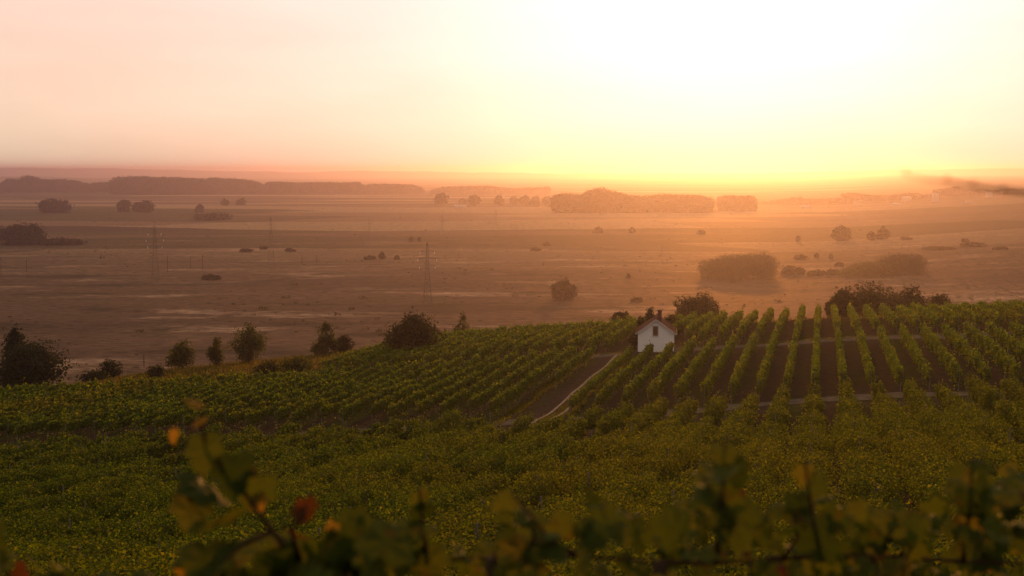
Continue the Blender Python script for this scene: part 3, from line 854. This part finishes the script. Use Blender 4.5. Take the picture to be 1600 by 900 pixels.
# woods and poplar belts far out
FW = [
 (0, 137, 301, [(0, 288), (8, 281), (35, 281), (42, 275), (52, 281), (110, 282), (132, 287), (137, 292)], 'far hazy wood with one raised crown above it'),
 (140, 172, 301, [(140, 288), (150, 286), (172, 286)], 'short faint tree line joining two far woods'),
 (172, 326, 304, [(172, 285), (178, 279), (200, 277), (290, 279), (322, 281), (326, 282)], 'dark level poplar wood, tallest on the far plain'),
 (320, 412, 303, [(320, 281), (330, 279), (385, 282), (404, 286), (412, 294)], 'far poplar wood stepping down behind the dark one'),
 (410, 462, 303, [(410, 290), (420, 285), (455, 286), (462, 288)], 'hazy poplar wood following the dark ones'),
 (458, 569, 303, [(458, 287), (470, 286), (540, 286), (560, 286), (567, 290), (569, 296)], 'long pale poplar wood ending at a small gap'),
 (571, 662, 303, [(571, 293), (576, 288), (640, 289), (655, 292), (662, 298)], 'pale poplar wood just past the small gap'),
 (672, 860, 304, [(672, 298), (690, 293), (760, 291), (800, 295), (860, 293)], 'faint low wood behind the roadside trees'),
 (864, 1000, 333, [(864, 308), (874, 304), (916, 305), (922, 299), (936, 295), (948, 299), (970, 301), (980, 306), (1000, 308)], 'wood with a humped crown in the sun glow'),
 (990, 1117, 333, [(990, 308), (1020, 307), (1040, 305), (1100, 307), (1112, 310), (1117, 318)], 'level wood glowing orange under the sun'),
 (1128, 1183, 330, [(1128, 310), (1134, 307), (1175, 307), (1182, 310), (1183, 318)], 'short block of trees glowing orange under the sun'),
 (1195, 1330, 319, [(1195, 317), (1230, 312), (1255, 309), (1262, 312), (1300, 311), (1330, 309)], 'ragged village trees nearest the sun glow'),
 (1325, 1475, 319, [(1325, 310), (1335, 308), (1360, 311), (1390, 312), (1432, 308), (1450, 311), (1475, 310)], 'ragged village trees round the pale houses'),
 (1470, 1640, 319, [(1470, 310), (1490, 308), (1499, 305), (1508, 309), (1560, 311), (1580, 309), (1640, 310)], 'ragged village trees with a round crown above'),
]
for i, (a, b, py, top, lab) in enumerate(FW):
    pb = on_plain((a + b) / 2, py)
    grove('woods', lab, 'wood', a, b, py, top, 60, M_FAR, int(16000 + 220 * (b - a)), .0007 * pb.y, 70 + i, 'stuff')
RT = [(689, 321, 18, 21, 'roadside tree beside the white barn, tallest and widest of those before the wood'), (741, 322, 16, 17, 'roadside tree right of the white barn'), (724, 318, 6, 12, 'small tree hiding behind the white barn'),
      (780, 322, 15, 14, 'roadside tree with a bare top twig, alone past the barn'), (803, 322, 14, 10, 'narrow roadside tree in the orange haze'), (820, 322, 16, 15, 'roadside tree in the orange haze, left of a close pair'),
      (836, 323, 15, 14, 'roadside tree in the orange haze, right of a close pair'), (856, 323, 15, 15, 'roadside tree touching the wood with the humped crown')]
for i, (px, by, hp, wp, lab) in enumerate(RT):
    plain_tree(px, by, hp, wp, 'roadside_tree', lab, M_FAR, 'tree', 'roadside trees on the far plain', 700, 300 + i, trunk_h=.2)

# ------------------------------------------------------------------ far buildings
M_FARWALL = simple('pale_farm_wall', (.40, .37, .34), .9, .08, .3)
M_FARROOF = simple('pale_tin_roof', (.36, .32, .30), .9, .1, .3)
M_FARROOF_R = simple('red_farm_roof', (.26, .12, .08), .8, .2, .3)
def far_building(px, base_py, w_px, h_px, label, roofmat, name='farm_house', cat='house', depth=9.0, gable=.4):
    p = on_plain(px, base_py)
    w, h = w_px / F_PX * p.y, h_px / F_PX * p.y
    root = empty(name, (p.x, p.y, gz(p.x, p.y)), rng.uniform(-.25, .25))
    tag(root, label, cat)
    e = h * (1 - gable)
    MB().box((0, 0, e / 2 - .2), (w, depth, e + .4)).build('wall', M_FARWALL, root)
    hw, hd = w / 2 + .4, depth / 2 + .4
    MB().add([(-hw, -hd, e + .01), (hw, -hd, e + .01), (hw, hd, e + .01), (-hw, hd, e + .01), (-hw, 0, h), (hw, 0, h)],
             [(0, 1, 5, 4), (3, 4, 5, 2), (0, 4, 3), (1, 2, 5), (0, 3, 2, 1)]).build('roof', roofmat, root)
far_building(719, 325, 18, 5, 'long white barn among the roadside trees on the plain', M_FARROOF, 'barn', 'barn', 12)
far_building(1258, 326, 12, 5, 'pale house in the village trees nearest the sun glow', M_FARROOF)
far_building(1341, 322, 10, 6, 'small pale village house among ragged trees', M_FARROOF_R)
far_building(1416, 321, 14, 8, 'broad pale village house with a sloping roof', M_FARROOF)
far_building(1400, 327, 16, 4, 'low long village shed before the trees', M_FARROOF, 'shed', 'shed')
far_building(1461, 324, 8, 14, 'tall pale village tower house', M_FARROOF, 'tower_house', 'house', 9, .2)
far_building(1545, 321, 9, 9, 'bright white village house on the dim side', M_FARROOF)
far_building(1512, 329, 12, 4, 'low shed before the dim village trees', M_FARROOF_R, 'shed', 'shed')

# ------------------------------------------------------------------ pylons and poles on the plain
M_STEEL = simple('dark_steel', (.10, .092, .09), .9, .15, 1)
M_INS = simple('white_glass_insulator', (.85, .83, .80), .12, .03, 2)
def bar(mb, a, b, r): mb.tube([a, b], r, 4)
def pylon(px, base_py, top_py, label, arms=((.62, 4.0), (.74, 4.8), (.86, 3.6)), fat=1.0, insul=True, rz=0.12):
    p = on_plain(px, base_py)
    h = (base_py - top_py) / F_PX * p.y
    root = empty('pylon', (p.x, p.y, gz(p.x, p.y)), rz)
    tag(root, label, 'pylon', 'power pylons on the plain')
    k = h / 30.0
    wid = lambda t: (3.6 * (1 - t) ** 1.6 + .75) * k * .5
    body = MB()
    lv = [0, .10, .2, .3, .4, .5, .58, .66, .74, .82, .9, 1.0]
    t_ = .10 * fat * max(1, k)
    for i in range(len(lv) - 1):
        a, b = wid(lv[i]), wid(lv[i + 1]); z0, z1 = lv[i] * h - (.4 if i == 0 else 0), lv[i + 1] * h
        cs = [(-1, -1), (1, -1), (1, 1), (-1, 1)]
        for j, (sx, sy) in enumerate(cs):
            bar(body, (sx * a, sy * a, z0), (sx * b, sy * b, z1), t_)
            nx2, ny2 = cs[(j + 1) % 4]
            bar(body, (sx * a, sy * a, z0), (nx2 * b, ny2 * b, z1), t_ * .55)
            bar(body, (nx2 * a, ny2 * a, z0), (sx * b, sy * b, z1), t_ * .55)
            bar(body, (sx * b, sy * b, z1), (nx2 * b, ny2 * b, z1), t_ * .55)
    body.tube([(0, 0, h * .98), (0, 0, h * 1.03)], [.1, .04], 5)
    body.build('lattice_tower', M_STEEL, root)
    for f, L in arms:
        z = f * h; L = L * k
        for sg in (-1, 1):
            mb = MB(); w0 = wid(f)
            bar(mb, (sg * w0, -w0, z), (sg * L, 0, z + .1), t_ * .7); bar(mb, (sg * w0, w0, z), (sg * L, 0, z + .1), t_ * .7)
            bar(mb, (sg * w0, -w0, z + .09 * h * .4), (sg * L, 0, z + .1), t_ * .6); bar(mb, (sg * w0, w0, z + .09 * h * .4), (sg * L, 0, z + .1), t_ * .6)
            arm = mb.build('cross_arm', M_STEEL, root)
            if insul:
                q = MB()
                pts, rs = [], []
                for s in range(9):
                    pts.append((sg * L * .97, 0, z - .05 - s * .16 * k)); rs.append(.15 * k if s % 2 else .08 * k)
                q.tube(pts, rs, 8); q.build('insulator', M_INS, arm, smooth=True)
    return root
pylon(668, 474, 379, 'tall dark lattice pylon on the brown plain, above the broad round tree', fat=1.0)
pylon(243, 437, 352, 'lattice pylon with six bright insulators on the shaded plain', fat=.45)
pylon(424, 415, 340, 'faint hazy lattice pylon on the far side of the shaded plain', fat=.5, insul=False)
pylon(577, 380, 338, 'faint small lattice pylon left of the dark one', fat=.5, insul=False)
pylon(691, 366, 336, 'faint far lattice pylon just above the dark one', fat=.5, insul=False)
pylon(775, 352, 328, 'faintest lattice pylon fading toward the sun glow', fat=.5, insul=False)
def pole(px, base_py, top_py, label, arm=True, y=None):
    p = on_plain(px, base_py) if y is None else at(px, base_py, y)
    h = (base_py - top_py) / F_PX * p.y
    root = empty('utility_pole', (p.x, p.y, gz(p.x, p.y)))
    tag(root, label, 'pole', 'wooden poles on the plain')
    MB().tube([(0, 0, -.5), (0, 0, h * .5), (.02, 0, h)], [.20, .17, .13], 7).build('shaft', M_BARK, root)
    if arm:
        a = MB().box((0, .0, h * .95), (1.9, .14, .16)).build('cross_arm', M_BARK, root)
        for s in (-.8, .8):
            MB().tube([(s, 0, h * .95 + .08), (s, 0, h * .95 + .35)], [.06, .09], 6).build('insulator', M_INS, a)
pole(2, 432, 402, 'wooden pole at the very edge of the shaded plain')
pole(42, 425, 404, 'wooden pole second in the line on the shaded plain')
pole(262, 425, 398, 'wooden pole beside the pylon with bright insulators', False)
pole(298, 418, 400, 'thin faint pole between two others by the pale strip', False)
pole(317, 422, 398, 'wooden pole next to the pale sandy strip')
pole(472, 413, 398, 'short pole near the faint hazy pylon', False)
pole(495, 412, 398, 'last short pole in the line past the faint pylon', False)
pole(548, 390, 376, 'tiny pole on the ruddy plain left of the dark pylon', False)
pole(717, 404, 392, 'tiny pole right of the dark pylon', False)
pole(1033, 397, 382, 'thin pole on the orange plain above the house', False)
pole(225, 571, 553, 'short post standing at the edge of the dry verge', False)

# ------------------------------------------------------------------ weeds on the verge: nobody could count them
def weeds(name, n, us, vs, hgt, mat, seed):
    r = np.random.default_rng(seed)
    u = r.uniform(*us, n); v = r.uniform(*vs, n)
    keep = (np.sin(u * .7 + v * .31) + np.sin(v * .53 - u * .4) + r.normal(0, .8, n)) > -.5
    u, v = u[keep], v[keep]; n = len(u)
    x, y = xy_of(u, v); z = ground_z(x, y)
    h = hgt * r.uniform(.4, 1.5, n); a = r.uniform(0, 6.3, n); w = .05 + .06 * r.random(n)
    lx, ly = r.normal(0, .3, n) * h, r.normal(0, .3, n) * h
    B = np.stack([x, y, z - .03], 1)
    d = np.stack([np.cos(a) * w, np.sin(a) * w, np.zeros(n)], 1)
    T = B + np.stack([lx, ly, h], 1)
    V = np.stack([B - d, B + d, T + d * .3, T - d * .3], 1).reshape(-1, 3)
    return tag(mesh_np(name, V, np.arange(4 * n).reshape(n, 4), mat), kind='stuff')
M_WEED = leaf_material('dry_weeds', [(0, (.030, .028, .010)), (.6, (.055, .045, .016)), (1, (.10, .072, .028))], (.13, .07, .02), .4, .4, .1)
M_GRASS = leaf_material('short_grass', [(0, (.03, .035, .010)), (1, (.08, .075, .02))], (.10, .07, .02), .4, .4, .1)
weeds('weeds', 42000, (174.5, 236), (-150, -67.5), .5, M_WEED, 1)
weeds('weeds', 9000, (225.5, 236), (-70, 45), .5, M_WEED, 2)
weeds('grass', 5000, (110, 170), (TRACK_V + .2, TRACK_V + .8), .14, M_GRASS, 3)
weeds('grass', 6000, (110, 170), (TRACK_V + 1.5, TRACK_V + 2.4), .22, M_GRASS, 4)
weeds('grass', 6000, (108, 170), (TRACK_V - 4.9, TRACK_V - 3.4), .16, M_GRASS, 5)
weeds('grass', 9000, (173.3, 175), (-70, 45), .16, M_GRASS, 6)

# tussocks and low scrub all over the pasture: one mass, nobody could count them
def tussocks(n, seed):
    r = np.random.default_rng(seed)
    y = 330 + 2100 * r.random(n) ** 1.6
    x = r.uniform(-.46, .46, n) * y
    f = np.sin(x * .011 + 1) * np.sin(y * .007 + 2) + .6 * np.sin(x * .031 + y * .017) + r.normal(0, .35, n)
    k = (f > .15) & (ground_z(x, y) < 3)
    x, y = x[k], y[k]; n = len(x)
    z = ground_z(x, y)
    m = 14
    s = r.uniform(.25, .9, n) * (1 + 1.4 * (r.random(n) < .06))
    X = np.repeat(np.stack([x, y, z], 1), m, 0); S = np.repeat(s, m)
    d = sphere_dirs(n * m, r); d[:, 2] = np.abs(d[:, 2])
    P = X + d * (S * r.uniform(.5, 1.1, n * m))[:, None] * np.array([1.5, 1.2, .75])
    V, Fq = kites(P, d + r.normal(0, .5, (n * m, 3)), S * .55, r)
    return tag(mesh_np('scrub', V, Fq, M_SCRUB), kind='stuff')
M_SCRUB = leaf_material('pasture_scrub', [(0, (.035, .032, .014)), (.6, (.075, .058, .028)), (1, (.13, .09, .05))], (.10, .07, .035), .4, .08, .01)
tussocks(7500, 9)

# ------------------------------------------------------------------ the grapevine right in front of the lens
def vine_leaf_template():
    """a lobed grape leaf, petiole at the origin, tip along +y, about 1 wide"""
    out = [(0, 0), (.10, -.10), (.30, -.14), (.44, .0), (.40, .12), (.52, .26), (.55, .42), (.40, .44), (.30, .46), (.32, .62), (.26, .76), (.12, .82), (0, .98)]
    pts = out + [(-x, y) for x, y in out[1:-1]][::-1]
    c = (0, .36)
    V = [(c[0], c[1], .0)]
    for x, y in pts:
        rr = math.hypot(x, y - .36)
        V.append((x, y, -.28 * rr * rr + .05 * math.sin(9 * math.atan2(y - .3, x))))
    mids = [((x + c[0]) * .5, (y + c[1]) * .5, .03 + .05 * math.cos(5 * math.atan2(y - .36, x))) for x, y in pts]
    n = len(pts)
    V += mids
    Fc = []
    for i in range(n):
        j = (i + 1) % n
        Fc.append((1 + i, 1 + j, 1 + n + j)); Fc.append((1 + i, 1 + n + j, 1 + n + i)); Fc.append((0, 1 + n + i, 1 + n + j))
    return np.array(V, float), np.array(Fc, int)
LV, LF = vine_leaf_template()

def near_leaf_mat(name, stops, spots):
    m, nt, out = new_mat(name)
    L = nt.links
    geo = N(nt, 'ShaderNodeNewGeometry')
    col = ramp(nt, geo.outputs['Random Per Island'], stops)
    pn = noise(nt, mapping(nt, geo.outputs['Position'], (18, 18, 18)), 1.0, 4, .6)
    col = mixc(nt, ramp(nt, pn, [(.58, (0, 0, 0)), (.70, (.8, .8, .8))]), col, spots)
    b = N(nt, 'ShaderNodeBsdfPrincipled'); b.inputs['Roughness'].default_value = .65
    b.inputs['Specular IOR Level'].default_value = .06
    L.new(col, b.inputs['Base Color'])
    t = N(nt, 'ShaderNodeBsdfTranslucent')
    L.new(mixc(nt, 1.0, col, (1.3, 1.2, .4), 'MULTIPLY'), t.inputs[0])
    a = N(nt, 'ShaderNodeMixShader'); a.inputs[0].default_value = .45
    L.new(b.outputs[0], a.inputs[1]); L.new(t.outputs[0], a.inputs[2])
    L.new(a.outputs[0], out.inputs[0])
    return m
M_LEAF = near_leaf_mat('grape_leaf', [(0, (.024, .038, .006)), (.5, (.052, .068, .009)), (.85, (.078, .084, .012)), (1, (.11, .095, .014))], (.075, .040, .010))
M_LEAF_Y = near_leaf_mat('grape_leaf_yellow', [(0, (.22, .13, .015)), (1, (.34, .17, .02))], (.20, .05, .01))
M_LEAF_R = near_leaf_mat('grape_leaf_red', [(0, (.06, .018, .008)), (1, (.10, .040, .012))], (.07, .02, .008))
M_CANE = simple('brown_cane', (.040, .022, .014), .9, .3, 30)
M_SHOOT = simple('green_shoot', (.16, .10, .05), .9, .2, 30)

def leaves_mesh(items):
    """items: (point, normal, direction of the tip, size)"""
    Vs, Fs = [], []
    for k, (p, nrm, tip, s) in enumerate(items):
        n = Vector(nrm).normalized(); t = Vector(tip); t = (t - n * t.dot(n)).normalized(); x = t.cross(n)
        Mx = np.array([list(x), list(t), list(n)])
        Vs.append((LV * s) @ Mx + np.array(list(p))); Fs.append(LF + k * len(LV))
    return np.concatenate(Vs), np.concatenate(Fs)

def grapevine(label, base, canes, leaves, seed):
    """base on the ground; canes = lists of points; leaves = (point, size, tone)"""
    r = np.random.default_rng(seed)
    root = empty('grapevine', base)
    tag(root, label, 'grapevine', 'grapevines in front of the view')
    b = Vector(base)
    o = MB().tube([(0, 0, -.1), (.02, .01, .35), tuple(Vector(canes[0][0]) - b)], [.035, .028, .016], 8).build('stem', M_BARK, root)
    for c in canes:
        rel = [Vector(q) - b for q in c]
        MB().tube(rel, list(np.linspace(.0065, .0025, len(rel))), 6).build('cane', M_CANE, root, smooth=True)
    groups = {}
    for p, s, tone in leaves: groups.setdefault(tone, []).append((p, s))
    for tone, ls in groups.items():
        items, st = [], MB()
        for p, s in ls:
            p = Vector(p) - b
            nrm = (r.normal(0, .75), -.6 + r.normal(0, .6), .5 + r.normal(0, .6))
            tip = (r.normal(0, .6), r.normal(0, .3), -1 + r.normal(0, .5))
            items.append((p, nrm, tip, s))
        V, Fc = leaves_mesh(items)
        mt = {'g': M_LEAF, 'y': M_LEAF_Y, 'r': M_LEAF_R}[tone]
        nm = {'g': 'foliage', 'y': 'yellow_leaves', 'r': 'red_leaves'}[tone]
        if tone == 'g': mesh_np('foliage', V, Fc, mt, root, smooth=True)
        else:
            for k, it in enumerate(items):
                V1, F1 = leaves_mesh([it])
                lo = mesh_np('leaf', V1, F1, mt, root, smooth=True)
                lo['label'] = 'yellow autumn leaf' if tone == 'y' else 'red autumn leaf'
    return root

def PX(px, py, y): return at(px, py, y)
def fill(n, x0, x1, top, y0, y1, s0, s1, seed, bot=930, pr=(.90, .05, .05)):
    """leaves of a canopy whose upper edge follows top = [(px, py)]"""
    r = np.random.default_rng(seed)
    out = []
    for _ in range(n):
        px = r.uniform(x0, x1)
        t = np.interp(px, [a for a, _ in top], [b for _, b in top])
        py = t + abs(r.normal(0, .5)) * (bot - t) if r.random() < .6 else r.uniform(t, bot)
        y = r.uniform(y0, y1)
        tone = r.choice(['g', 'y', 'r'], p=pr)
        out.append((PX(px, py, y), r.uniform(s0, s1) * (1 if tone == 'g' else .5), tone))
    return out
def gbase(px, y):
    p = at(px, 900, y); return (p.x, y, gz(p.x, y))

# the vine on the left, its long cane arching up out of the row
D = 2.9
grapevine('blurred grapevine cane rising high out of the row with a yellow leaf at its tip', gbase(560, D),
  [[PX(560, 960, D), PX(470, 885, D), PX(425, 830, D), PX(390, 780, D), PX(352, 735, D), PX(325, 700, D), PX(312, 660, D), PX(314, 640, D)],
   [PX(425, 830, D), PX(380, 850, D - .05), PX(345, 880, D - .1)], [PX(470, 885, D), PX(455, 830, D - .1), PX(480, 790, D - .1)]],
  [(PX(312, 634, D), .040, 'y'), (PX(318, 652, D), .036, 'y'), (PX(270, 672, D), .032, 'y'), (PX(318, 684, D), .085, 'g'), (PX(365, 715, D), .095, 'g'), (PX(288, 752, D), .120, 'g'), (PX(300, 775, D), .09, 'g'),
   (PX(408, 748, D), .085, 'g'), (PX(412, 775, D), .05, 'y'), (PX(340, 815, D), .13, 'g'), (PX(360, 850, D), .15, 'g'), (PX(320, 850, D), .12, 'g'), (PX(478, 782, D), .05, 'r'), (PX(470, 792, D - .05), .04, 'r'),
   (PX(450, 830, D), .05, 'r'), (PX(440, 860, D), .13, 'g'), (PX(395, 890, D), .14, 'g'), (PX(520, 820, D), .05, 'y'), (PX(500, 850, D), .12, 'g'), (PX(545, 840, D), .11, 'g'), (PX(350, 890, D), .12, 'g'), (PX(285, 880, D), .06, 'y')]
  + fill(26, 380, 620, [(380, 870), (480, 830), (520, 808), (620, 800)], 2.7, 3.3, .07, .12, 5), 1)
grapevine('blurred grapevine at the very corner with only its top leaves showing', gbase(20, D),
  [[PX(20, 980, D), PX(15, 920, D), PX(5, 860, D)], [PX(20, 980, D), PX(80, 930, D), PX(160, 905, D)]],
  [(PX(2, 845, D), .10, 'g'), (PX(10, 875, D), .09, 'g'), (PX(22, 888, D), .05, 'r'), (PX(40, 905, D), .12, 'g'), (PX(90, 895, D), .07, 'g'), (PX(170, 893, D), .06, 'g'), (PX(210, 900, D), .08, 'g'), (PX(110, 905, D), .08, 'g')], 2)
TOPS = [(540, 822), (570, 812), (600, 815), (640, 800), (655, 768), (670, 812), (720, 850), (760, 845), (790, 808), (820, 795), (850, 815), (900, 806), (930, 790), (960, 796), (1000, 806), (1050, 806), (1090, 745), (1110, 740),
        (1130, 695), (1160, 765), (1200, 795), (1230, 765), (1258, 722), (1275, 775), (1320, 780), (1360, 785), (1400, 800), (1440, 796), (1480, 748), (1510, 730), (1560, 752), (1600, 722), (1640, 712)]
def cane_run(px0, px1, py, d):
    xs = np.linspace(px0, px1, 6)
    return [PX(x, py + 6 * math.sin(x * .013), d) for x in xs]
NV = [('blurred grapevine with a pale curled leaf above the lower edge, right of the arching cane', 540, 800, 3.1, 46, (655, 762), 11),
      ('blurred grapevine in the middle of the row, on a dark horizontal cane', 780, 1060, 2.8, 56, (800, 770), 12),
      ('blurred grapevine with a tall upright shoot of rounded leaves', 1040, 1200, 2.8, 56, (1132, 690), 13),
      ('blurred grapevine with a dark drooping leaf on a short shoot', 1190, 1380, 3.0, 74, (1258, 722), 14),
      ('blurred dense grapevine in the shaded corner of the row', 1370, 1640, 3.3, 150, (1520, 715), 15)]
for lab, a, b, d, n, tip, sd_ in NV:
    lv = fill(n, a, b, TOPS, d - .25, d + 1.0, .040, .088, sd_, 940, (.93, .035, .035))
    mid = (a + b) / 2
    tx, ty = tip
    lv += [(PX(tx + 14 * math.sin(k * 2.1), ty + 8 + k * 22, d), .05 + .014 * k, 'g') for k in range(5)]
    canes = [cane_run(a - 10, b + 10, 874, d + .05), [PX(mid, 878, d), PX((mid + tx) / 2, (878 + ty) / 2 + 20, d), PX(tx, ty, d)],
             [PX(a + 30, 878, d), PX(a + 55, 840, d), PX(a + 48, 800, d)]]
    grapevine(lab, gbase(mid, d), canes, lv, sd_)
# a thin bare shoot tip hanging in from the side, very close
tw = [PX(1640, 306, 1.9), PX(1590, 300, 1.9), PX(1540, 294, 1.9), PX(1490, 285, 1.9), PX(1450, 281, 1.9), PX(1414, 274, 1.9)]
root = empty('vine_shoot', tw[0])
tag(root, 'thin blurred shoot tip reaching in against the far hills', 'shoot')
b0 = Vector(tw[0])
MB().tube([(1.0, .1, -.7), (.35, .05, -.16)] + [p - b0 for p in tw], [.006, .005, .0036, .0031, .0027, .0021, .0015, .0010], 6).build('stem', M_SHOOT, root, smooth=True)
for px, py, s in ((1568, 298, .007), (1520, 290, .006), (1480, 283, .006), (1414, 273, .006)):
    V, Fc = leaves_mesh([(PX(px, py - 2, 1.9) - b0, (.3, -1, .2), (.5, 0, .8), s)])
    mesh_np('bud', V, Fc, M_SHOOT, root, smooth=True)
# one leaf of a neighbouring shoot, golden, at the edge
